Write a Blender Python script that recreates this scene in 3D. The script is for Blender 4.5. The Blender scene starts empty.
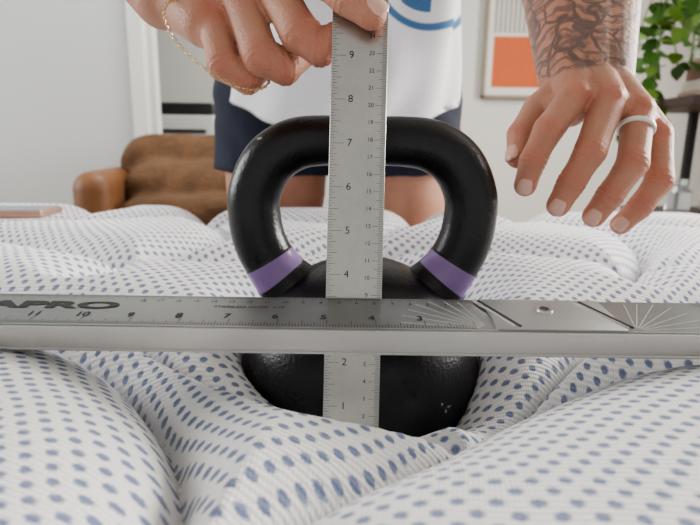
import bpy, bmesh, math, random
import numpy as np
from mathutils import Vector, Matrix, Euler
random.seed(4); np.random.seed(4)
ZC=0.70
S=bpy.context.scene
def link(o): S.collection.objects.link(o); return o
# ---------------------------------------------------------------- materials
class NT:
    def __init__(s,name):
        s.m=bpy.data.materials.new(name); s.m.use_nodes=True
        s.t=s.m.node_tree; s.b=s.t.nodes['Principled BSDF']
    def n(s,typ,**kw):
        nd=s.t.nodes.new(typ)
        for k,v in kw.items():
            if k.startswith('i_'):
                nd.inputs[int(k[2:])].default_value=v
            else: setattr(nd,k,v)
        return nd
    def l(s,a,b): s.t.links.new(a,b)
    def math(s,op,a,b=None,c=None,clamp=False):
        nd=s.t.nodes.new('ShaderNodeMath'); nd.operation=op; nd.use_clamp=clamp
        for i,v in enumerate((a,b,c)):
            if v is None: continue
            if isinstance(v,(int,float)): nd.inputs[i].default_value=v
            else: s.l(v,nd.inputs[i])
        return nd.outputs[0]
    def sstep(s,v,lo,hi):
        nd=s.t.nodes.new('ShaderNodeMapRange'); nd.interpolation_type='SMOOTHSTEP'
        s.l(v,nd.inputs[0]); nd.inputs[1].default_value=lo; nd.inputs[2].default_value=hi
        nd.inputs[3].default_value=0; nd.inputs[4].default_value=1
        return nd.outputs[0]
    def mix(s,f,a,b):
        nd=s.t.nodes.new('ShaderNodeMix'); nd.data_type='RGBA'
        for i,v in ((0,f),(6,a),(7,b)):
            if isinstance(v,(int,float)): nd.inputs[i].default_value=v
            elif isinstance(v,tuple): nd.inputs[i].default_value=(*v[:3],1)
            else: s.l(v,nd.inputs[i])
        return nd.outputs[2]
    def obj(s):
        tc=s.n('ShaderNodeTexCoord'); return tc.outputs['Object']
    def noise(s,vec,scale,detail=3,rough=.5,dist=0):
        nd=s.n('ShaderNodeTexNoise'); s.l(vec,nd.inputs['Vector'])
        nd.inputs['Scale'].default_value=scale; nd.inputs['Detail'].default_value=detail
        nd.inputs['Roughness'].default_value=rough; nd.inputs['Distortion'].default_value=dist
        return nd
    def bump(s,h,dist,strength=1.0):
        nd=s.n('ShaderNodeBump'); nd.inputs['Distance'].default_value=dist; nd.inputs['Strength'].default_value=strength
        s.l(h,nd.inputs['Height']); s.l(nd.outputs[0],s.b.inputs['Normal'])
    def set(s,col=None,rough=None,metal=None,**kw):
        if col is not None:
            if isinstance(col,tuple): s.b.inputs['Base Color'].default_value=(*col,1)
            else: s.l(col,s.b.inputs['Base Color'])
        if rough is not None:
            if isinstance(rough,(int,float)): s.b.inputs['Roughness'].default_value=rough
            else: s.l(rough,s.b.inputs['Roughness'])
        if metal is not None: s.b.inputs['Metallic'].default_value=metal
        for k,v in kw.items(): s.b.inputs[k.replace('_',' ')].default_value=v
        return s
def simple(name,col,rough=.5,metal=0,var=.0,vs=20,bump=0,bs=100):
    m=NT(name)
    o=m.obj()
    if var>0:
        nz=m.noise(o,vs,4)
        c=m.mix(nz.outputs[0],tuple(x*(1-var) for x in col),tuple(min(1,x*(1+var)) for x in col))
        m.set(c,rough,metal)
    else: m.set(col,rough,metal)
    if bump>0:
        m.bump(m.noise(o,bs,3).outputs[0],bump)
    return m.m
def mat_skin(name,tattoo=False):
    m=NT(name); o=m.obj()
    a=m.n('ShaderNodeAttribute'); a.attribute_name='red'
    n1=m.noise(o,28,4)
    c=m.mix(n1.outputs[0],(.42,.195,.125),(.59,.315,.22))
    c=m.mix(m.math('MULTIPLY',a.outputs['Fac'],.6),c,(.56,.175,.115))
    if tattoo:
        sp=m.n('ShaderNodeSeparateXYZ'); m.l(o,sp.inputs[0])
        nz=m.noise(o,22,3)
        zz=m.math('ADD',sp.outputs[2],m.math('MULTIPLY',m.math('SUBTRACT',nz.outputs[0],.5),.05))
        mask=m.sstep(zz,.032,.040)
        d=m.noise(o,30,2); 
        vm=m.n('ShaderNodeVectorMath',operation='MULTIPLY_ADD'); m.l(d.outputs['Color'],vm.inputs[0]); vm.inputs[1].default_value=(.035,.035,.035); m.l(o,vm.inputs[2])
        v=m.n('ShaderNodeTexVoronoi',feature='DISTANCE_TO_EDGE'); m.l(vm.outputs[0],v.inputs['Vector']); v.inputs['Scale'].default_value=46
        ln=m.math('SUBTRACT',1.0,m.sstep(v.outputs['Distance'],.04,.11))
        w=m.n('ShaderNodeTexWave',wave_type='RINGS'); m.l(vm.outputs[0],w.inputs['Vector']); w.inputs['Scale'].default_value=30; w.inputs['Distortion'].default_value=9; w.inputs['Detail'].default_value=1
        ln2=m.sstep(w.outputs['Fac'],.70,.90)
        sh=m.math('MULTIPLY',m.sstep(m.noise(o,46,4,.65).outputs[0],.45,.60),.72)
        ink=m.math('MAXIMUM',m.math('MAXIMUM',m.math('MULTIPLY',ln,.85),m.math('MULTIPLY',ln2,.65)),sh)
        ink=m.math('MULTIPLY',m.math('MULTIPLY',ink,mask),.86)
        c=m.mix(ink,c,(.055,.054,.062))
    m.set(c,.46)
    m.b.inputs['Subsurface Weight'].default_value=.10
    m.b.inputs['Subsurface Radius'].default_value=(.006,.002,.001)
    m.b.inputs['Subsurface Scale'].default_value=1.0
    v=m.n('ShaderNodeTexVoronoi'); m.l(o,v.inputs['Vector']); v.inputs['Scale'].default_value=900
    h=m.math('ADD',m.math('MULTIPLY',v.outputs['Distance'],.35),m.math('MULTIPLY',m.noise(o,220,4,.6,1.0).outputs[0],1.0))
    m.bump(h,.0011,.8)
    return m.m
def mat_fabric():
    m=NT('quilted_knit_fabric'); o=m.obj()
    nz=m.noise(o,7,2)
    vm=m.n('ShaderNodeVectorMath',operation='MULTIPLY_ADD'); m.l(nz.outputs['Color'],vm.inputs[0]); vm.inputs[1].default_value=(.03,.03,0); m.l(o,vm.inputs[2])
    rot=m.n('ShaderNodeVectorRotate',rotation_type='Z_AXIS'); m.l(vm.outputs[0],rot.inputs['Vector']); rot.inputs['Angle'].default_value=.10
    sp=m.n('ShaderNodeSeparateXYZ'); m.l(rot.outputs[0],sp.inputs[0])
    PX,PY=.0112,.0122
    def lattice(ox):
        u=m.math('SUBTRACT',m.math('FRACT',m.math('ADD',m.math('DIVIDE',sp.outputs[0],PX),ox)),.5)
        v=m.math('SUBTRACT',m.math('FRACT',m.math('ADD',m.math('DIVIDE',sp.outputs[1],PY),ox)),.5)
        return m.math('SQRT',m.math('ADD',m.math('POWER',m.math('ABSOLUTE',m.math('DIVIDE',u,.245)),2.0),m.math('POWER',m.math('ABSOLUTE',m.math('DIVIDE',v,.20)),2.0)))
    d=m.math('MINIMUM',lattice(.0),lattice(.5))
    fine=m.noise(o,900,2)
    dd=m.math('ADD',d,m.math('MULTIPLY',m.math('SUBTRACT',fine.outputs[0],.5),.8))
    dot=m.math('SUBTRACT',1.0,m.sstep(dd,.62,1.10))
    c=m.mix(nz.outputs[0],(.84,.835,.83),(.89,.885,.88))
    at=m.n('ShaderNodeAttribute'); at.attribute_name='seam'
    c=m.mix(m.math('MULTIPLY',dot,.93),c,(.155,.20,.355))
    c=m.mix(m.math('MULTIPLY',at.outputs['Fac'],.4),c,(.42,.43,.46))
    m.set(c,.9); m.b.inputs['Sheen Weight'].default_value=.1
    ry=m.math('SINE',m.math('MULTIPLY',sp.outputs[1],2*math.pi/.0028))
    rx=m.math('SINE',m.math('MULTIPLY',sp.outputs[0],2*math.pi/.0016))
    h=m.math('ADD',m.math('MULTIPLY',rx,.12),m.math('MULTIPLY',ry,.30))
    h=m.math('ADD',h,m.math('MULTIPLY',m.sstep(d,.6,1.4),.45))
    h=m.math('ADD',h,m.math('MULTIPLY',fine.outputs[0],.5))
    m.bump(h,.0006,.9)
    return m.m
def mat_iron():
    m=NT('black_powder_coat'); o=m.obj()
    n=m.noise(o,420,3,.6); n2=m.noise(o,30,5,.65)
    sc=m.sstep(n2.outputs[0],.69,.71)
    sp=m.noise(o,240,2)
    sc=m.math('MULTIPLY',sc,m.sstep(sp.outputs[0],.52,.6))
    m.set(m.mix(sc,(.0085,.0085,.0095),(.42,.42,.40)),m.math('ADD',.22,m.math('MULTIPLY',n2.outputs[0],.14)))
    m.b.inputs['Specular IOR Level'].default_value=.45
    m.bump(n.outputs[0],.0005,.7)
    return m.m
def mat_metal(name,col,rough,axis=2,streak=.12):
    m=NT(name); o=m.obj()
    mp=m.n('ShaderNodeMapping'); m.l(o,mp.inputs[0]); sc=[900,900,900]; sc[axis]=12; mp.inputs['Scale'].default_value=sc
    n=m.n('ShaderNodeTexNoise'); m.l(mp.outputs[0],n.inputs['Vector']); n.inputs['Scale'].default_value=1
    n2=m.noise(o,45,6,.7)
    c=m.mix(n2.outputs[0],tuple(x*(1-streak) for x in col),tuple(min(1,x*(1+streak)) for x in col))
    r=m.math('ADD',rough-.08,m.math('MULTIPLY',n2.outputs[0],.16))
    m.set(c,r,1.0)
    m.bump(n.outputs[0],.00008,.5)
    return m.m
# ---------------------------------------------------------------- mesh builder
class MB:
    def __init__(s): s.v=[];s.f=[];s.m=[]
    def add(s,vs,fs,mat=0,M=None):
        o=len(s.v)
        for p in vs:
            p=Vector(p)
            s.v.append(tuple(M@p) if M is not None else tuple(p))
        for f in fs: s.f.append(tuple(i+o for i in f)); s.m.append(mat)
    def bm(s,b,mat=0,M=None):
        b.verts.ensure_lookup_table()
        for i,v in enumerate(b.verts): v.index=i
        s.add([v.co.copy() for v in b.verts],[[v.index for v in f.verts] for f in b.faces],mat,M); b.free()
    def box(s,c,size,mat=0,bev=0,seg=2,M=None,rot=None):
        b=bmesh.new(); bmesh.ops.create_cube(b,size=1)
        for v in b.verts: v.co=Vector((v.co.x*size[0],v.co.y*size[1],v.co.z*size[2]))
        if bev>0: bmesh.ops.bevel(b,geom=b.edges[:],offset=bev,segments=seg,affect='EDGES',profile=.5)
        T=Matrix.Translation(c)
        if rot: T=T@Euler(rot).to_matrix().to_4x4()
        if M is not None: T=M@T
        s.bm(b,mat,T)
    def sph(s,c,r,mat=0,M=None,seg=20,ring=12,R=None):
        b=bmesh.new(); bmesh.ops.create_uvsphere(b,u_segments=seg,v_segments=ring,radius=1)
        if isinstance(r,(int,float)): r=(r,r,r)
        T=Matrix.Translation(c)@(R.to_4x4() if R is not None else Matrix.Identity(4))@Matrix.Diagonal((*r,1))
        if M is not None: T=M@T
        s.bm(b,mat,T)
    def cyl(s,a,b_,ra,rb=None,mat=0,seg=24,M=None,caps=True):
        rb=ra if rb is None else rb
        a=Vector(a);b_=Vector(b_); d=b_-a; L=d.length
        b=bmesh.new(); bmesh.ops.create_cone(b,cap_ends=caps,segments=seg,radius1=ra,radius2=rb,depth=L)
        T=Matrix.Translation((a+b_)/2)@d.to_track_quat('Z','Y').to_matrix().to_4x4()
        if M is not None: T=M@T
        s.bm(b,mat,T)
    def cap(s,a,b,ra,rb):
        s.sph(a,ra);s.sph(b,rb);s.cyl(a,b,ra,rb)
    def chain(s,pts):
        for i in range(len(pts)-1):
            s.cap(pts[i][:3],pts[i+1][:3],pts[i][3],pts[i+1][3])
    def lathe(s,prof,mat=0,seg=48,M=None):
        vs=[];fs=[]
        for r,z in prof:
            for k in range(seg):
                a=2*math.pi*k/seg; vs.append((r*math.cos(a),r*math.sin(a),z))
        for i in range(len(prof)-1):
            for k in range(seg):
                k2=(k+1)%seg; fs.append((i*seg+k,i*seg+k2,(i+1)*seg+k2,(i+1)*seg+k))
        s.add(vs,fs,mat,M)
    def tube(s,pts,rad,mat=0,seg=16,M=None,closed=False,cap=True,matfn=None):
        pts=[Vector(p) for p in pts]; n=len(pts)
        vs=[];prev=None
        for i,p in enumerate(pts):
            if closed: t=(pts[(i+1)%n]-pts[i-1]).normalized()
            else: t=(pts[min(i+1,n-1)]-pts[max(i-1,0)]).normalized()
            if prev is None:
                u=t.orthogonal().normalized()
                if abs(t.y)<.9: u=Vector((0,1,0)); u=(u-t*u.dot(t)).normalized()
            else: u=(prev-t*prev.dot(t)).normalized()
            prev=u; w=t.cross(u); r=rad[i] if hasattr(rad,'__len__') else rad
            for k in range(seg):
                a=2*math.pi*k/seg; vs.append(p+u*math.cos(a)*r+w*math.sin(a)*r)
        o=len(s.v); s.add(vs,[],mat,M)
        for i in range(n if closed else n-1):
            j=(i+1)%n
            for k in range(seg):
                k2=(k+1)%seg
                s.f.append((o+i*seg+k,o+i*seg+k2,o+j*seg+k2,o+j*seg+k)); s.m.append(matfn(i) if matfn else mat)
        if cap and not closed:
            s.f.append(tuple(o+k for k in range(seg))[::-1]); s.m.append(mat)
            s.f.append(tuple(o+(n-1)*seg+k for k in range(seg))); s.m.append(mat)
    def quad(s,x0,x1,y0,y1,z,mat,M):
        s.add([(x0,y0,z),(x1,y0,z),(x1,y1,z),(x0,y1,z)],[(0,1,2,3)],mat,M)
    def text(s,txt,size,M,mat,sx=1.0,off=0.0,rotz=0):
        cu=bpy.data.curves.new('t','FONT'); cu.body=txt; cu.size=size; cu.align_x='CENTER'; cu.align_y='CENTER'; cu.offset=off
        ob=bpy.data.objects.new('t',cu); link(ob); bpy.context.view_layer.update()
        me=bpy.data.meshes.new_from_object(ob.evaluated_get(bpy.context.evaluated_depsgraph_get()))
        s.add([v.co.copy() for v in me.vertices],[list(p.vertices) for p in me.polygons],mat,M@Matrix.Rotation(rotz,4,'Z')@Matrix.Diagonal((sx,1,1,1)))
        bpy.data.objects.remove(ob); bpy.data.curves.remove(cu); bpy.data.meshes.remove(me)
    def mesh(s,name):
        me=bpy.data.meshes.new(name); me.from_pydata(s.v,[],s.f); me.update(); return me
    def build(s,name,mats,smooth=True,parent=None,M=None,auto=True):
        me=s.mesh(name)
        for m in mats: me.materials.append(m)
        me.polygons.foreach_set('material_index',s.m)
        me.polygons.foreach_set('use_smooth',[smooth]*len(me.polygons))
        if smooth and auto:
            try: me.set_sharp_from_angle(angle=math.radians(40))
            except Exception: pass
        o=link(bpy.data.objects.new(name,me))
        if M is not None: o.matrix_world=M
        if parent: o.parent=parent
        return o
def catmull(P,n=8):
    P=[np.array(p,float) for p in P]; P=[2*P[0]-P[1]]+P+[2*P[-1]-P[-2]]; out=[]
    for i in range(1,len(P)-2):
        for k in range(n):
            t=k/n; a,b,c,d=P[i-1:i+3]
            out.append(.5*((2*b)+(-a+c)*t+(2*a-5*b+4*c-d)*t*t+(-a+3*b-3*c+d)*t**3))
    out.append(P[-2]); return np.array(out)
def organic(name,mb,voxel,mats,parent,M,iters=5,joints=(),reds=(),disp=0,auto=False,fr=(60,25,45,31)):
    me=mb.mesh('tmp'); o=link(bpy.data.objects.new('tmp',me))
    r=o.modifiers.new('r','REMESH'); r.mode='VOXEL'; r.voxel_size=voxel
    sm=o.modifiers.new('s','SMOOTH'); sm.factor=.5; sm.iterations=iters
    bpy.context.view_layer.update()
    nm=bpy.data.meshes.new_from_object(o.evaluated_get(bpy.context.evaluated_depsgraph_get()))
    bpy.data.objects.remove(o); bpy.data.meshes.remove(me)
    n=len(nm.vertices); co=np.empty(n*3); nm.vertices.foreach_get('co',co); co=co.reshape(-1,3)
    no=np.empty(n*3); nm.vertices.foreach_get('normal',no); no=no.reshape(-1,3)
    for (J,ax,w,A,rad) in joints:
        J=np.array(J);ax=np.array(ax); ax=ax/np.linalg.norm(ax)
        rel=co-J; t=rel@ax; rr=np.linalg.norm(rel-np.outer(t,ax),axis=1)
        mask=(rr<rad*1.5)
        d=np.zeros(n)
        for ti,a in ((-.0036,.7),(0,1.0),(.0034,.8)):
            d-=A*a*np.exp(-((t-ti)/w)**2)
        d+=A*1.3*np.exp(-(t/.0065)**2)
        co+=no*(d*mask)[:,None]
    if disp>0:
        d=disp*(np.sin(co[:,0]*fr[0]+3*np.sin(co[:,2]*fr[1]))*np.sin(co[:,2]*fr[2]+2*np.sin(co[:,0]*fr[3])))
        co+=no*d[:,None]
    nm.vertices.foreach_set('co',co.ravel())
    at=nm.attributes.new('red','FLOAT','POINT'); rv=np.zeros(n)
    for (p,rad) in reds:
        dd=np.linalg.norm(co-np.array(p),axis=1); rv=np.maximum(rv,np.exp(-(dd/rad)**2))
    at.data.foreach_set('value',rv)
    for m in mats: nm.materials.append(m)
    nm.polygons.foreach_set('use_smooth',[True]*len(nm.polygons)); nm.polygons.foreach_set('material_index',[0]*len(nm.polygons))
    nm.update(); nm.name=name
    ob=link(bpy.data.objects.new(name,nm)); ob.matrix_world=M
    if parent: ob.parent=parent
    return ob
def W(x,y,z): return Vector((x,y,z+ZC))
# ---------------------------------------------------------------- camera
cam=bpy.data.cameras.new('camera'); co=link(bpy.data.objects.new('camera',cam))
cam.sensor_width=36; cam.lens=36*526/700; cam.clip_start=.01; cam.clip_end=60
co.matrix_world=Matrix.Translation((0,0,ZC))@Matrix.Rotation(math.radians(90-12),4,'X')@Matrix.Rotation(math.radians(.8),4,'Z')
cam.dof.use_dof=True; cam.dof.focus_distance=.325; cam.dof.aperture_fstop=9.5
S.camera=co
# ---------------------------------------------------------------- mattress
KX,KY,KZ,KR=.0085,.385,-.168,.0905
near=[
 [(-.33,.345),(-.2256,.328),(-.147,.297),(-.095,.245),(-.068,.19),(-.060,.15),(-.05,.07),(-.055,-.02)],
 [(-.05,.10),(-.030,.15),(-.010,.176),(.024,.205),(.060,.240),(.10,.268),(.149,.290),(.20,.296),(.33,.28)],
 [(-.33,.40),(-.23,.385),(-.15,.352),(-.11,.318),(-.06,.288),(-.01,.266),(.035,.252),(.066,.245)],
 [(.066,.245),(.10,.285),(.15,.335),(.21,.385),(.33,.43)],
]
seams=[catmull(p,6) for p in near]
def addrun(xs,ys):
    run=[]
    for x,y in zip(xs,ys):
        if -.5<y<.9 and -1.05<x<1.05 and not (abs(x)<.33 and .0<y<.45): run.append((x,y))
        else:
            if len(run)>1: seams.append(np.array(run))
            run=[]
    if len(run)>1: seams.append(np.array(run))
for n in range(-4,3):
    yb=.555+n*.185; sg=1 if n%2==0 else -1
    xs=np.linspace(-1.0,1.0,90); addrun(xs,yb+sg*.040*np.cos(2*np.pi*(xs-.06)/.50))
for n in range(-4,5):
    xb=.06+n*.25; sg=1 if n%2==0 else -1
    ys=np.linspace(-.5,.9,70); addrun(xb+sg*.045*np.cos(2*np.pi*(ys-.46)/.37),ys)
def seamdist(X,Y):
    D=np.full(X.shape,9.0)
    for s in seams:
        for i in range(len(s)-1):
            a=s[i];b=s[i+1];d=b-a;L=d@d+1e-12
            t=np.clip(((X-a[0])*d[0]+(Y-a[1])*d[1])/L,0,1)
            D=np.minimum(D,np.hypot(X-a[0]-t*d[0],Y-a[1]-t*d[1]))
    return D
MX0,MX1,MY0,MY1=-1.0,1.0,-.45,.875
def hq(X,Y,full=False):
    D=seamdist(X,Y)
    D=np.sqrt(D*D+.0015**2)-.0015
    r=np.hypot(X-KX,(Y-KY))
    h=-.1325-.034*np.exp(-(np.hypot(X-KX,Y-.34)/.15)**2)
    t=np.clip(D/.070,0,1); puff=(1-(1-t)**2.3)**.74
    far=np.clip((Y-.42)/.2,0,1)
    amp=.037+.006*far
    h=h+amp*puff-.005*np.exp(-D/.004)
    h=h+.0007*np.sin(X*150+2*np.sin(Y*60))*np.sin(Y*130+2*np.sin(X*50))*np.exp(-(D/.016)**2)
    h=h-.024*np.exp(-((X-.0)/.045)**2-((Y-.284)/.020)**2)
    h=h-.004*np.exp(-((X-.0)/.05)**2-((Y-.240)/.03)**2)
    h=h-.028*np.exp(-((X-.066)/.042)**2-((Y-.305)/.040)**2)
    k=np.clip((r-KR)/.05,0,1)
    h=h-.028*(1-k)**2.2
    zl=np.where(r<KR,KZ-np.sqrt(np.maximum(KR**2-r**2,0)),1)
    zl=np.maximum(zl,KZ-.078)
    h=np.where(r<KR+.001,np.minimum(h,zl-.0015),h)
    e=np.minimum(np.minimum(X-MX0,MX1-X),np.minimum(Y-MY0,MY1-Y)); R=.035
    e=np.clip(e,0,R); h=h-(R-np.sqrt(np.maximum(R*R-(R-e)**2,0)))
    return (h,D) if full else h
xs=np.concatenate([np.arange(-1,-.36,.010),np.arange(-.36,.36,.0028),np.arange(.36,1.0001,.010)]); xs[-1]=1.0
ys=np.concatenate([np.arange(-.45,.1,.0125),np.arange(.1,.46,.0028),np.arange(.46,.875,.0045),[.875]])
X,Y=np.meshgrid(xs,ys); H,DD=hq(X,Y,True)
nx,ny=len(xs),len(ys)
V=np.stack([X,Y,H+ZC],-1).reshape(-1,3).tolist()
F=[]
for j in range(ny-1):
    for i in range(nx-1):
        a=j*nx+i; F.append((a,a+1,a+nx+1,a+nx))
per=[i for i in range(nx)]+[j*nx+nx-1 for j in range(1,ny)]+[(ny-1)*nx+i for i in range(nx-2,-1,-1)]+[j*nx for j in range(ny-2,0,-1)]
base=len(V); zb=.34
for p in per: V.append([V[p][0],V[p][1],zb])
n=len(per)
for k in range(n): F.append((per[(k+1)%n],per[k],base+k,base+(k+1)%n))
F.append(tuple(base+k for k in range(n))[::-1])
me=bpy.data.meshes.new('mattress'); me.from_pydata(V,[],F); me.materials.append(mat_fabric())
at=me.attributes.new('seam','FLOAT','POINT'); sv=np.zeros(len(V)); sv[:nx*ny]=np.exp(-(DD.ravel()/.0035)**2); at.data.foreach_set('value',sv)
me.polygons.foreach_set('use_smooth',[True]*len(F)); me.update()
link(bpy.data.objects.new('mattress',me))
dkwood=simple('dark_walnut',(.045,.03,.024),.5,0,.3,10)
b=MB(); b.box((0,.2125,.24),(2.04,1.36,.20),0,.01)
for x in (-.95,.95):
    for y in (-.4,.83): b.box((x,y,.07),(.07,.07,.14),0,.005)
b.build('bed_frame',[dkwood])
# ---------------------------------------------------------------- kettlebell
purple=NT('purple_paint'); pn=purple.noise(purple.obj(),60,4)
purple.set(purple.mix(pn.outputs[0],(.22,.13,.32),(.34,.235,.46)),.25)
b=MB()
prof=[(0.0001,KR)]
for k in range(1,40):
    a=math.pi*k/46; r=KR*math.sin(a); z=KR*math.cos(a)
    if z<-.078: break
    prof.append((r,z))
prof+= [(prof[-1][0]-.004,-.0785),(.0001,-.0785)]
b.lathe(prof,0,72,Matrix.Translation(W(KX,KY,KZ)))
half=[(0,.0065,.0172),(.028,.0068,.0175),(.050,.0035,.0184),(.068,-.009,.0190),(.0782,-.030,.0190),(.0788,-.050,.0192),(.0745,-.069,.0194),(.0650,-.0865,.0198),(.052,-.102,.0230),(.034,-.118,.028)]
full=[(-x,z,r) for x,z,r in half[::-1]]+half[1:]
C=catmull(full,14)
pts=[W(KX+p[0],KY,p[1]) for p in C]; rad=[p[2] for p in C]
isb=[(-.0940<p[1]<-.0800) for p in C]
rad=[r+(.0004 if q else 0) for r,q in zip(rad,isb)]
b.tube(pts,rad,0,36,matfn=lambda i:1 if (isb[i] and isb[i+1]) else 0)
b.build('kettlebell',[mat_iron(),purple.m],auto=False)
# ---------------------------------------------------------------- steel ruler
ink=simple('engraved_ink',(.03,.03,.032),.6)
steel=mat_metal('satin_steel',(.48,.47,.44),.34,2,.20)
MR=Matrix.Translation(W(.0015,.2757,-.1698))@Matrix.Rotation(math.radians(-12),4,'X')@Matrix.Rotation(math.radians(.6),4,'Y')
b=MB(); rw=.0325; L=.318; rt=.001
b.box((0,0,L/2),(rw,rt,L),0,.0002,1)
F0=Matrix.Rotation(math.radians(90),4,'X')
def rq(x0,x1,z0,z1): b.add([(x0,-rt/2-.00012,z0),(x1,-rt/2-.00012,z0),(x1,-rt/2-.00012,z1),(x0,-rt/2-.00012,z1)],[(0,1,2,3)],1)
for i in range(0,16*12+1):
    z=i*.0254/16
    ln=.0085 if i%16==0 else .0062 if i%8==0 else .0048 if i%4==0 else .0036 if i%2==0 else .0024
    rq(-rw/2+.0004,-rw/2+ln,z-.0001,z+.0001)
for i in range(0,306):
    z=i*.001
    ln=.0065 if i%10==0 else .0048 if i%5==0 else .003
    rq(rw/2-ln,rw/2-.0004,z-.0001,z+.0001)
for i in range(1,12):
    b.text(str(i),.0060,Matrix.Translation((-.0046,-rt/2-.00015,i*.0254+.0002))@F0,1)
for i in range(1,31):
    b.text(str(i),.0034,Matrix.Translation((.0072,-rt/2-.00015,i*.01))@F0,1)
b.cyl((0,-rt/2-.0001,.010),(0,rt/2+.0001,.010),.0026,None,1)
b.build('steel_ruler',[steel,ink],M=MR)
# ---------------------------------------------------------------- straightedge bar
alu=mat_metal('anodised_aluminium',(.34,.355,.36),.42,0,.07)
alu2=mat_metal('bright_aluminium',(.58,.57,.55),.38,0,.05)
alu3=mat_metal('block_aluminium',(.40,.41,.415),.50,0,.05)
bk=simple('printed_scale',(.025,.027,.03),.6)
wh=simple('white_print',(.6,.6,.58),.6)
MBm=Matrix.Translation(W(0,.2920,-.0830))@Matrix.Rotation(math.radians(7),4,'X')
b=MB(); w=.042; th=.0125; xl,xr=-.46,.43
b.box(((xl+xr)/2,-w/2,-th/2),(xr-xl,w,th),0,.0004,1)
b.box(((xl+xr)/2,-w-.0004,-th/2),(xr-xl,.0012,th+.0008),1,.00015,1)
b.box(((xl+xr)/2,-w+.0022,.0002),(xr-xl,.0010,.0005),1)
b.box(((xl+xr)/2,-w-.0012,-th+.0006),(xr-xl,.0012,.0012),1,.0002,1)
zt=.00025
for i in range(0,16*26):
    x=-.164+11*.0254-i*.0254/16
    if x<xl+.005: break
    if x>.066: continue
    ln=.0085 if i%16==0 else .0065 if i%8==0 else .005 if i%4==0 else .0035
    b.quad(x-.00015,x+.00015,-w+.0035,-w+.0035+ln,zt,2,None)
for i in range(0,520):
    x=.064-i*.001
    if x<xl+.005: break
    ln=.0045 if i%10==0 else .0036 if i%5==0 else .0024
    b.quad(x-.0001,x+.0001,-.0012-ln,-.0012,zt,2,None)
for n in range(3,22):
    x=-.166+(11-n)*.0254
    if x<xl: break
    b.text(str(n),.0075,Matrix.Translation((x,-w+.0150,zt)),2,off=.00012)
for i in range(1,50):
    x=.064-i*.01
    if x<xl or (-.215<x<-.125): continue
    b.text(str(i),.0038,Matrix.Translation((x,-.0080,zt)),2)
b.text('KAPRO',.0120,Matrix.Translation((-.172,-.0155,zt)),2,sx=2.35,off=.0005)
b.text('STAINLESS GUIDE  1:10',.0038,Matrix.Translation((-.055,-.015,zt)),2)
b.box((.108,-w/2,.0006),(.066,w-.004,.0016),3,.0004,2)
for gx,ml in (((.0775),1),(.0800,2),(.1345,1),(.1370,2)):
    b.box((gx,-w/2,.0015),(.0013,w-.006,.0007),ml,rot=(0,0,math.radians(24)))
b.cyl((.106,-.017,.0010),(.106,-.017,.0026),.0046,.0042,1); b.cyl((.106,-.017,.0026),(.106,-.017,.0028),.0028,.0028,2,6)
for s_,cx in ((-1,.071),(1,.146)):
    for a in range(8,85,11):
        t=math.radians(a); p0=Vector((cx,-.038,zt)); d=Vector((s_*math.cos(t),math.sin(t),0))
        q=Vector((-d.y,d.x,0))*.0002; L0,L1=.004,min(.045,.034/max(math.sin(t),.2))
        b.add([p0+d*L0-q,p0+d*L1-q,p0+d*L1+q,p0+d*L0+q],[(0,1,2,3)],4)
for n in range(1,9):
    b.text(str(n),.0075,Matrix.Translation((.165+n*.0254,-w+.016,zt)),2,off=.0001)
for i in range(0,230):
    x=.195+i*.0254/16
    if x>xr-.005: break
    b.quad(x-.00015,x+.00015,-w+.0035,-w+.0035+(.008 if i%16==0 else .004),zt,2,None)
    b.quad(x-.00012,x+.00012,-.0065,-.0012,zt,2,None)
b.build('measuring_straightedge',[alu,alu2,bk,alu3,wh],M=MBm)
# ---------------------------------------------------------------- person
P=link(bpy.data.objects.new('person',None))
skin=mat_skin('skin'); skint=mat_skin('tattooed_skin',True)
nailm=simple('fingernail',(.70,.43,.35),.22,0,.05)
R12=Matrix.Rotation(math.radians(-12),4,'X')
def mm(t): return tuple(v*.001 for v in t)
def nail(mb,tip,prev,up,r,w=.0105,l=.0125):
    tip=Vector(tip);prev=Vector(prev); d=(tip-prev).normalized(); up=Vector(up); up=(up-d*up.dot(d)).normalized(); s=d.cross(up)
    N=10; vs=[];fs=[]
    c=tip+d*(r*.18)
    for i in range(N+1):
        u=-1+2*i/N
        for j in range(N+1):
            v=-1+2*j/N
            hw=(1-abs(u)**5)**.3 if u>0 else (1-abs(u)**3.2)**.45
            hw=max(hw,.05)
            ang=v*hw*(w/2)/(r)
            rr=(r+.0004)*(1-.10*max(u,0)**2)
            vs.append(c+d*(u*l/2)+s*math.sin(ang)*rr+up*(math.cos(ang)*rr-(.0012 if (abs(v)>.99 or abs(u)>.99) else 0)))
    for i in range(N):
        for j in range(N): a=i*(N+1)+j; fs.append((a,a+1,a+N+2,a+N+1))
    mb.add(vs,fs,0)
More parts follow.
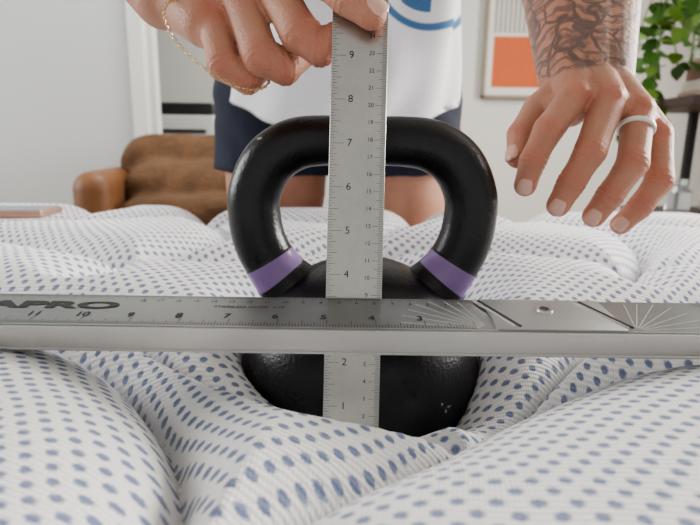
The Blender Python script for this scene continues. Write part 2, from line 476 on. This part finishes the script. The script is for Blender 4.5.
def hand(name,M,fingers,thumb,wrist,arm,mats,ups,nails_skip=(),extra=(),rs=1.0,tendons=False):
    mb=MB(); joints=[];reds=[]; nb=MB()
    fingers=[[(p[0],p[1],p[2],p[3]*rs) for p in f] for f in fingers]
    for f in fingers+[thumb]:
        pts=[]
        for i,p in enumerate(f):
            pts.append((*mm(p[:3]),p[3]*.001))
            if i<len(f)-1:
                q=f[i+1]; pts.append((*mm([(p[k]+q[k])/2 for k in range(3)]),(p[3]+q[3])/2*.001*.965))
        mb.chain(pts)
    for fi,f in enumerate(fingers+[thumb]):
        P_=[Vector(mm(p[:3])) for p in f]
        js=[1,2] if fi<4 else [len(f)-2]
        for j in js:
            joints.append((tuple(P_[j]),tuple(P_[j+1]-P_[j-1]),.0011,.00075,f[j][3]*.001))
            reds.append((tuple(P_[j]+Vector(ups[fi]).normalized()*.006),.010))
        reds.append((tuple(P_[-1]),.011))
        if fi<4: reds.append((tuple(P_[0]+Vector((0,-.01,0))),.012))
        if fi not in nails_skip:
            nail(nb,P_[-1],P_[-2],ups[fi],f[-1][3]*.001,w=f[-1][3]*.00135,l=f[-1][3]*.00150)
    for k,f in enumerate(fingers):
        wp=wrist[k]; a=f[0]
        mid=tuple((wp[i]+a[i])/2 for i in range(3))
        mb.chain([(*mm(wp[:3]),wp[3]*.001),(*mm(mid),(wp[3]*.5+a[3]*.5+1)*.001),(*mm(a[:3]),a[3]*.001)])
        if tendons:
            r0=.0034
            mb.chain([(a[0]*.001,(a[1]-a[3]+1.6)*.001,a[2]*.001,.0048),((a[0]+mid[0])*.0005,((a[1]+mid[1])/2-(a[3]+(wp[3]+a[3])/2+1)/2+2.0)*.001,(a[2]+mid[2])*.0005,r0),(mid[0]*.001,(mid[1]-(wp[3]+a[3])/2+1.2)*.001,mid[2]*.001,r0)])
            mb.sph((a[0]*.001,(a[1]-4.2)*.001,a[2]*.001),a[3]*.00080)
    for k in range(3):
        a=fingers[k][0];b_=fingers[k+1][0]
        mb.chain([(*mm((a[0],a[1]+3,a[2])),a[3]*.00088),(*mm((b_[0],b_[1]+3,b_[2])),b_[3]*.00088)])
    for ch in extra: mb.chain([(*mm(p[:3]),p[3]*.001) for p in ch])
    for ch in arm: mb.chain([(*p[:3],p[3]) for p in ch])
    o=organic(name,mb,.0012,mats,P,M,5,joints,reds)
    nb.build(name+'_nails',[nailm],parent=P,M=M)
    return o
M1=Matrix.Translation(W(.1916,.4345,.022))@R12; M1i=M1.inverted()
idx=[(-22,-20,17,12.5),(-48,-35,-13,10.2),(-59,-35,-36,9.2),(-63,-32,-53,8.2)]
mid=[(2,-23,14,13),(-20,-42,-30,10.6),(-33,-40,-53,9.4),(-40,-36,-68,8.4)]
rng=[(26,-20,7,12.2),(13,-38,-37,10.4),(-3,-36,-61,9.2),(-12,-32,-75,8.3)]
pky=[(45,-12,-9,11.5),(42,-22,-47,9.6),(27,-22,-67,8.6),(14,-20,-80,7.6)]
thb=[(-16,6,34,15),(-41,4,14,13),(-58,-6,-10,11),(-63,-14,-28,9.5)]
el=M1i@W(.246,.62,.24); sh=M1i@W(.175,.67,.50)
m1=Vector((.001,.012,.046)).lerp(el,.5)
arm=[[( -.016,.012,.046,.023),(m1.x-.020,m1.y,m1.z,.040),(el.x-.008,el.y,el.z,.047)],
     [( .000,.011,.045,.0235),(m1.x-.006,m1.y-.001,m1.z,.041),(el.x-.002,el.y,el.z,.047)],
     [( .015,.012,.044,.023),(m1.x+.008,m1.y,m1.z,.040),(el.x+.004,el.y,el.z,.047)],
     [(el.x,el.y,el.z,.046),(*(el.lerp(sh,.5)),.052),(*sh,.057)]]
up=[(-.2,-1,.25)]*4+[(-1,-.6,.2)]
wp=[(-12,9,40,20),(-2,8,41,20),(8,9,40,20),(16,11,36,19)]
hand('tattooed_arm',M1,[idx,mid,rng,pky],thb,wp,arm,[skint],up,extra=[[(-16,6,34,15),(-20,-8,10,13)],[(-41,4,14,12),(-24,-12,10,12)]],rs=1.03,tendons=True)
b=MB(); a=Vector(mm(rng[0][:3]));c=Vector(mm(rng[1][:3])); ax=(c-a).normalized(); ctr=a.lerp(c,.36)
q=ax.to_track_quat('Z','Y').to_matrix().to_4x4()
pr=[(.0128,-.0018),(.0132,-.0013),(.0132,.0013),(.0128,.0018),(.0108,.0018),(.0108,-.0018),(.0128,-.0018)]
b.lathe(pr,0,40,Matrix.Translation(ctr)@q)
b.build('finger_ring',[simple('pale_ring',(.80,.79,.77),.3)],parent=P,M=M1)
# hand holding the ruler
M2=Matrix.Translation(W(-.051,.357,.069))@R12; M2i=M2.inverted()
pk2=[(-41,15,19,11.5),(-31,0,-17,10.2),(-17,6,-24,9.2),(-9,16,-12,8.2)]
rg2=[(-22,6,30,12.5),(-6,-9,-15,11),(8,-3,-20,9.8),(18,8,-7,8.6)]
md2=[(-3,0,38,13),(19,-18,-4,11.2),(31,-17,-13,10),(43,-20,-6,8.6)]
ix2=[(14,-9,50,12.5),(33,-34,22,11),(48,-40,7,9.8),(61,-40,-2,8.8)]
th2=[(-25,30,66,17),(11,14,60,13),(36,-6,35,10.5),(52,-19.5,16,8.6)]
el2=M2i@W(-.28,.49,.30); sh2=M2i@W(-.185,.65,.52)
w2=Vector((-.077,.039,.050)); m2=w2.lerp(el2,.5)
arm2=[[(-.084,.038,.044,.0215),(m2.x-.006,m2.y,m2.z-.006,.034),(*el2,.041)],
      [(-.076,.038,.051,.0222),(m2.x,m2.y,m2.z,.035),(*el2,.041)],
      [(-.068,.040,.058,.0215),(m2.x+.008,m2.y,m2.z+.008,.034),(*el2,.041)],
      [(*el2,.040),(*(el2.lerp(sh2,.5)),.046),(*sh2,.052)]]
wp2=[(-66,38,60,19),(-70,37,55,19),(-74,36,50,19),(-80,36,45,19)]
ups2=[(.2,-1,.5),(.3,-1,-.3),(0,-1,-.5),(0,-1,-.6),(0,1,0)]
hand('holding_arm',M2,[ix2,md2,rg2,pk2],th2,wp2,arm2,[skin],ups2,nails_skip=(1,2,3,4),extra=[[(-70,36,40,20),(-48,18,18,17),(-34,12,4,11.5)]],rs=1.03)
gold=simple('gold',(.70,.52,.30),.25,1)
b=MB(); c=Vector((-.036,.004,-.002)); A1=Vector((.62,-.15,-.70)).normalized()*.042; A2=Vector((.55,.60,.30)).normalized()*.028
NL=80
for k in range(NL):
    t=2*math.pi*k/NL; p=c+A1*math.cos(t)+A2*math.sin(t); tn=(-A1*math.sin(t)+A2*math.cos(t)).normalized()
    nrm=tn.orthogonal().normalized() if k%2 else tn.cross(tn.orthogonal()).normalized()
    sd=tn.cross(nrm)
    loop=[p+tn*math.cos(s)*.0019+sd*math.sin(s)*.0010 for s in [2*math.pi*i/8 for i in range(8)]]
    b.tube(loop,.00030,0,5,closed=True)
b.build('bracelet',[gold],parent=P,M=M2)
# legs
b=MB()
for sx in (-1,1):
    x=-.025+sx*.112
    b.chain([(x,.985,.80,.100),(x,.975,.62,.090),(x,.975,.46,.06),(x,.98,.33,.058),(x,.99,.09,.038)])
    b.chain([(x,.99,.06,.040),(x+sx*.015,.90,.04,.036),(x+sx*.02,.84,.035,.030)])
organic('legs',b,.008,[skin],P,Matrix.Identity(4),6)
b=MB()
navy=simple('navy_cloth',(.012,.016,.036),.85,0,.2,30,.001,60)
for sx in (-1,1):
    x=-.025+sx*.110
    b.cyl((x,.985,.660),(x-sx*.004,.985,.79),.116,.114,0,32)
    b.chain([(x,.985,.79,.113),(x-sx*.01,.98,.82,.116),(x-sx*.03,.98,.90,.115)])
b.sph((-.025,.97,.89),(.20,.13,.12))
organic('shorts',b,.006,[navy],P,Matrix.Identity(4),2,disp=.002)
# shirt loft
sm=NT('white_tshirt_print'); o=sm.obj(); sp=sm.n('ShaderNodeSeparateXYZ'); sm.l(o,sp.inputs[0])
lx=sm.math('SUBTRACT',sp.outputs[0],.095); lz=sm.math('SUBTRACT',sp.outputs[2],ZC+.235)
rr=sm.math('SQRT',sm.math('ADD',sm.math('POWER',sm.math('ABSOLUTE',sm.math('DIVIDE',lx,.085)),2.0),sm.math('POWER',sm.math('ABSOLUTE',sm.math('DIVIDE',lz,.078)),2.0)))
ringm=sm.math('MULTIPLY',sm.sstep(rr,.86,.89),sm.math('SUBTRACT',1.0,sm.sstep(rr,.97,1.0)))
bar=sm.math('MULTIPLY',sm.math('LESS_THAN',sm.math('ABSOLUTE',sm.math('ADD',lx,.014)),.020),sm.math('LESS_THAN',rr,.72))
front=sm.math('LESS_THAN',sp.outputs[1],.86)
lg=sm.math('MULTIPLY',sm.math('MAXIMUM',ringm,bar),front)
sm.set(sm.mix(lg,(.80,.81,.84),(.07,.18,.36)),.85)
sm.bump(sm.noise(o,400,2).outputs[0],.0004)
b=MB(); A=Vector((-.012,.90,.085+ZC)); B=Vector((-.005,.665,.50+ZC)); ax=(B-A).normalized(); fr=Vector((0,-ax.z,ax.y))
rings=[]; NR=40; SG=96
for i in range(NR+1):
    t=i/NR; c=A.lerp(B,t)
    rx=.178-.02*math.sin(t*math.pi)+.015*t; ry=.128-.012*math.sin(t*math.pi)
    if t>.88: k=(t-.88)/.12; f=math.sqrt(max(1-k*k,.0)); rx*=.35+.65*f; ry*=.4+.6*f
    ring=[]
    for k in range(SG):
        a=2*math.pi*k/SG
        fold=.0055*math.sin(a*9+t*5+1.5*math.sin(t*9))*(1-t)**.5+.005*math.sin(a*5+t*14)
        ring.append(c+Vector((1,0,0))*(rx+fold)*math.cos(a)+fr*(ry+fold)*math.sin(a)+ax*(.006*math.sin(3*a) if i==0 else 0))
    rings.append(ring)
vs=[p for r in rings for p in r]; fs=[]
for i in range(NR):
    for k in range(SG):
        k2=(k+1)%SG; fs.append((i*SG+k,i*SG+k2,(i+1)*SG+k2,(i+1)*SG+k))
fs.append(tuple(NR*SG+k for k in range(SG)))
inner=len(vs)
for k in range(SG): vs.append(rings[0][k]*.97+A*.03+ax*.012)
for k in range(SG): k2=(k+1)%SG; fs.append((k2,k,inner+k,inner+k2))
b.add(vs,fs,0)
def sleeve(s,e,r0,r1):
    s=Vector(s);e=Vector(e)
    b.sph(s,r0,0); b.cyl(s,e,r0,r1,0,32,caps=False)
sE=W(.246,.62,.24); sS=W(.175,.67,.50); sleeve(sS,sS.lerp(sE,.6),.074,.068)
sE=W(-.28,.49,.30); sS=W(-.185,.65,.52); sleeve(sS,sS.lerp(sE,.6),.070,.064)
b.build('tshirt',[sm.m],parent=P,auto=False)
# head
b=MB(); hc=W(-.005,.555,.66)
MH=Matrix.Translation(hc)@Matrix.Rotation(math.radians(35),4,'X')
b.sph((0,.012,.02),(.074,.092,.095)); b.sph((0,-.022,-.052),(.055,.062,.058))
b.chain([(0,-.085,.010,.010),(0,-.104,-.022,.013)]); b.sph((0,-.082,-.052),(.026,.010,.006)); b.sph((0,-.080,-.062),(.022,.010,.007))
b.chain([(-.05,-.066,.030,.008),(-.02,-.076,.034,.008)]); b.chain([(.05,-.066,.030,.008),(.02,-.076,.034,.008)])
for s in(-1,1): b.sph((s*.076,.01,-.005),(.010,.018,.030))
nk=MH.inverted()@W(-.005,.665,.53)
b.chain([(0,.03,-.05,.055),(*nk,.060)])
organic('head',b,.004,[skin],P,MH,4)
b=MB()
for s in(-1,1):
    b.sph((s*.031,-.070,.012),.0125,0); b.sph((s*.031,-.0795,.011),.006,1)
b.build('eyes',[simple('eye_white',(.8,.8,.78),.2),simple('iris',(.08,.05,.03),.2)],parent=P,M=MH)
b=MB(); b.sph((0,.026,.040),(.083,.096,.090)); b.sph((0,.08,-.03),(.066,.05,.08)); b.sph((0,.11,.06),.035)
organic('hair',b,.005,[simple('brown_hair',(.06,.035,.02),.6,0,.4,60,.003,90)],P,MH,4,disp=.002)
# ---------------------------------------------------------------- phone
px,py=-.475,.70
b=MB(); Zp=float(np.max(hq(np.linspace(px-.06,px+.06,9)[None,:]+0*np.zeros((5,1)),np.linspace(py-.04,py+.04,5)[:,None]+0*np.zeros((1,9)))))+.0050
b.box((0,0,0),(.146,.072,.010),0,.0045,4); b.box((0,0,.0051),(.138,.064,.0008),1,.0003)
b.build('smartphone',[simple('rose_gold',(.50,.30,.24),.35,.4),simple('phone_glass',(.26,.29,.32),.3)],M=Matrix.Translation((px,py,Zp+ZC))@Matrix.Rotation(math.radians(8),4,'Z'))
# ---------------------------------------------------------------- room
wallm=simple('painted_plaster',(.56,.565,.545),.85,0,.03,3,.001,80)
wall2=simple('painted_plaster_cool',(.52,.54,.54),.85,0,.03,3,.001,80)
trimm=simple('white_trim',(.64,.64,.62),.5)
def slab(name,c,s,mats,bev=0):
    b=MB(); b.box(c,s,0,bev); return b.build(name,mats,smooth=False)
fl=NT('oak_floorboards'); o=fl.obj(); br=fl.n('ShaderNodeTexBrick'); fl.l(o,br.inputs['Vector'])
br.inputs['Color1'].default_value=(.28,.19,.12,1); br.inputs['Color2'].default_value=(.34,.24,.16,1); br.inputs['Mortar'].default_value=(.1,.07,.05,1)
br.inputs['Scale'].default_value=1; br.inputs['Brick Width'].default_value=1.2; br.inputs['Row Height'].default_value=.14; br.inputs['Mortar Size'].default_value=.003
fl.set(br.outputs['Color'],.45)
slab('floor',(0,1.0,-.05),(6.4,6.0,.1),[fl.m])
slab('ceiling',(0,1.0,2.65),(6.4,6.0,.1),[wallm])
slab('wall_back',(0,3.65,1.3),(6.4,.1,2.6),[wallm])
slab('wall_left',(-3.15,1.0,1.3),(.1,6.0,2.6),[wall2])
slab('wall_right',(3.15,1.0,1.3),(.1,6.0,2.6),[wallm])
slab('wall_partition',(-2.06,2.6,1.3),(2.08,.1,2.6),[wall2])
b=MB(); b.box((-.985,2.6,1.3),(.07,.14,2.6),0,.004); b.box((-.945,2.6,1.3),(.05,.06,2.6),0,.003)
b.build('trim_1',[trimm],smooth=False)
slab('baseboard_back',(0,3.585,.06),(6.2,.03,.12),[trimm])
b=MB(); b.box((-.98,3.35,.38),(.62,.40,.76),0,.008); b.box((-1.13,3.145,.40),(.28,.012,.66),0,.003); b.box((-.83,3.145,.40),(.28,.012,.66),0,.003)
b.build('white_cabinet',[simple('white_lacquer',(.62,.63,.63),.4)],smooth=False)
b=MB(); b.box((-.98,3.32,.83),(.36,.30,.13),0,.015); b.box((-.98,3.30,.925),(.34,.26,.07),1,.01); b.box((-.98,3.165,.80),(.26,.012,.02),1)
b.build('printer',[simple('printer_white',(.55,.56,.57),.4),simple('printer_black',(.02,.02,.022),.4)],smooth=False)
# picture
b=MB(); X0,X1,Z0,Z1=.835,1.36,ZC+.345,ZC+1.10; Yp=3.575; cx,cz=(X0+X1)/2,(Z0+Z1)/2
fw=.022
b.box((cx,Yp,Z0+fw/2),(X1-X0,.03,fw),0,.003);b.box((cx,Yp,Z1-fw/2),(X1-X0,.03,fw),0,.003)
b.box((X0+fw/2,Yp,cz),(fw,.03,Z1-Z0),0,.003);b.box((X1-fw/2,Yp,cz),(fw,.03,Z1-Z0),0,.003)
b.box((cx,Yp+.005,cz),(X1-X0-.03,.012,Z1-Z0-.03),1)
b.box((cx,Yp-.002,Z0+.225),(.40,.004,.31),2)
for k in range(14): b.box((cx-.195+k*.030,Yp-.002,Z0+.57),(.014,.004,.34),3)
b.build('framed_picture',[simple('frame_wood',(.24,.20,.15),.5),simple('mat_board',(.62,.61,.57),.8),simple('orange_print',(.47,.105,.035),.7,0,.15,30),simple('grey_print',(.24,.24,.235),.8)],smooth=False)
# armchair
lea=simple('tan_leather',(.19,.085,.036),.5,0,.3,9,.002,60)
fur=NT('brown_throw'); o=fur.obj(); n1=fur.noise(o,9,6,.7,.5); n2=fur.noise(o,70,4,.7)
fur.set(fur.mix(fur.sstep(n1.outputs[0],.3,.7),(.095,.050,.024),(.16,.085,.042)),.95); fur.bump(n2.outputs[0],.012)
CH=link(bpy.data.objects.new('leather_armchair',None))
b=MB(); T=Matrix.Translation((-.63,2.15,0))@Matrix.Rotation(math.radians(14),4,'Z')
b.box((0,0,.27),(.66,.62,.20),0,.04,4,T); b.box((0,-.02,.40),(.50,.52,.12),0,.05,4,T)
for s in(-1,1):
    b.box((s*.325,-.03,.41),(.13,.60,.42),0,.06,5,T)
b.box((0,.27,.52),(.62,.15,.42),0,.07,5,T)
for x in(-.3,.3):
    for y in(-.25,.25): b.cyl((x,y,0),(x,y,.18),.018,.025,2,12,T)
b.build('chair_body',[lea,fur.m,dkwood],parent=CH,auto=False)
b=MB(); b.box((-.01,.24,.60),(.60,.28,.32),0,.11,5); b.box((0,.10,.50),(.56,.44,.30),0,.13,5); b.box((.0,-.10,.46),(.50,.46,.14),0,.06,5)
organic('throw_blanket',b,.012,[fur.m],CH,T,10,disp=.007,fr=(22,14,19,12))
# ---------------------------------------------------------------- shelving unit with things
SX0,SX1,SY=.930,1.75,1.66
b=MB()
for z in (.08,ZC-.185,ZC+.150,ZC+.56,ZC+.95): b.box(((SX0+SX1)/2,SY,z),(SX1-SX0,.32,.028),0,.003)
for x in (SX0+.19,SX1-.02):
    for y in (SY-.13,SY+.13): b.box((x,y,.84),(.024,.024,1.68),1,.003)
b.build('shelving_unit',[dkwood,simple('black_metal',(.012,.012,.013),.5)],smooth=False)
b=MB(); x=SX0+.06
zt0=ZC+.164
for k in range(4):
    hh=.026+.008*(k%3); b.box((x+.14,SY-.03,zt0+hh/2),(.22-.02*k,.20,hh-.002),k%3,.002); zt0+=hh
b.build('stacked_books',[simple('book_tan',(.33,.25,.19),.7),simple('book_cream',(.5,.46,.39),.7),simple('book_brown',(.17,.10,.07),.7)],smooth=False)
z0=ZC-.171
b=MB()
b.lathe([(.001,0),(.035,0),(.037,.06),(.02,.08),(.02,.10),(.001,.10)],0,32,Matrix.Translation((SX0+.085,SY-.02,z0)))
gl=NT('cut_glass'); gl.set((.8,.85,.87),.08); gl.b.inputs['Transmission Weight'].default_value=.8
b.build('glass_jar',[gl.m])
b=MB(); b.box((SX0+.205,SY-.06,z0+.045),(.11,.09,.09),0,.014,3); b.box((SX0+.205,SY-.107,z0+.05),(.07,.006,.02),1,.001)
for k in range(3):
    pp=catmull([(SX0+.16,SY-.09,z0+.02+.02*k),(SX0+.13,SY-.11,z0+.05-.01*k),(SX0+.11+.015*k,SY-.12,z0+.015),(SX0+.17,SY-.14,z0+.006),(SX0+.25,SY-.13,z0+.006+.004*k)],6)
    b.tube(pp,.003,0,8)
b.build('white_charger',[simple('white_plastic',(.55,.55,.54),.4),simple('dark_plastic',(.03,.03,.03),.3)])
# pothos
b=MB(); pc=Vector((SX0+.085,SY-.06,ZC+.575))
b.lathe([(.001,0),(.055,0),(.07,.12),(.075,.12),(.075,.13),(.064,.13),(.06,.11),(.001,.11)],0,32,Matrix.Translation(pc))
def leaf(p,d,nrm,sz,mat):
    d=d.normalized(); nrm=(nrm-d*nrm.dot(d)).normalized(); s=d.cross(nrm)
    out=[(0,0),(.10,.30),(.30,.44),(.55,.40),(.80,.20),(1.0,0)]
    vs=[];fs=[]
    for t,w_ in out:
        dr=-.12*t*t
        vs+= [p+(d*t+s*w_+nrm*(dr+.10*w_))*sz, p+(d*t+nrm*dr)*sz, p+(d*t-s*w_+nrm*(dr+.10*w_))*sz]
    for i in range(5):
        a=i*3; fs+=[(a,a+1,a+4,a+3),(a+1,a+2,a+5,a+4)]
    b.add(vs,fs,mat)
for v in range(22):
    a=random.uniform(2.0,5.6); q=pc+Vector((math.cos(a)*.07,math.sin(a)*.07,.125)); pts=[q.copy()]
    ln=random.uniform(.3,.62); vel=Vector((math.cos(a)*.018,math.sin(a)*.024,.012))
    st=int(ln/.03)
    for k in range(st):
        vel=vel*.72+Vector((random.uniform(-.007,.008),random.uniform(-.007,.007),-.0105)); 
        q=q+vel; pts.append(q.copy())
    if len(pts)>2: b.tube(pts,.0022,2,6)
    for k in range(1,len(pts),1):
        dd=Vector((random.uniform(-1,1),random.uniform(-1,.2),random.uniform(-.9,.1)))
        leaf(pts[k],dd,Vector((random.uniform(-.4,.4),-.8,.7)),random.uniform(.035,.065),random.choice((1,1,3)))
b.build('potted_pothos',[simple('grey_ceramic',(.4,.4,.38),.5),simple('leaf_green',(.05,.125,.02),.4,0,.3,30),simple('vine_green',(.12,.2,.05),.6),simple('leaf_lime',(.13,.23,.04),.4,0,.3,30)],auto=False)
# ---------------------------------------------------------------- light
wd=bpy.data.worlds.new('world'); S.world=wd; wd.use_nodes=True
wd.node_tree.nodes['Background'].inputs[0].default_value=(1,.985,.97,1); wd.node_tree.nodes['Background'].inputs[1].default_value=.46
def area(name,loc,tgt,sx,sy,e,col=(1,1,1)):
    l=bpy.data.lights.new(name,'AREA'); l.shape='RECTANGLE'; l.size=sx; l.size_y=sy; l.energy=e; l.color=col
    o=link(bpy.data.objects.new(name,l)); o.location=loc; o.rotation_euler=(Vector(tgt)-Vector(loc)).to_track_quat('-Z','Y').to_euler()
area('window_light_left',(-2.9,1.0,1.5),(0,.6,.7),1.3,1.3,38,(.97,.985,1))
area('window_light_right',(2.9,1.5,1.5),(0,.5,.7),1.2,1.2,112,(1,.97,.92))
area('ceiling_light',(0,1.9,2.55),(0,1.3,0),1.2,1.0,48,(1,.965,.92))
S.view_settings.view_transform='AgX'
S.view_settings.look='AgX - Medium High Contrast'
S.view_settings.exposure=.60
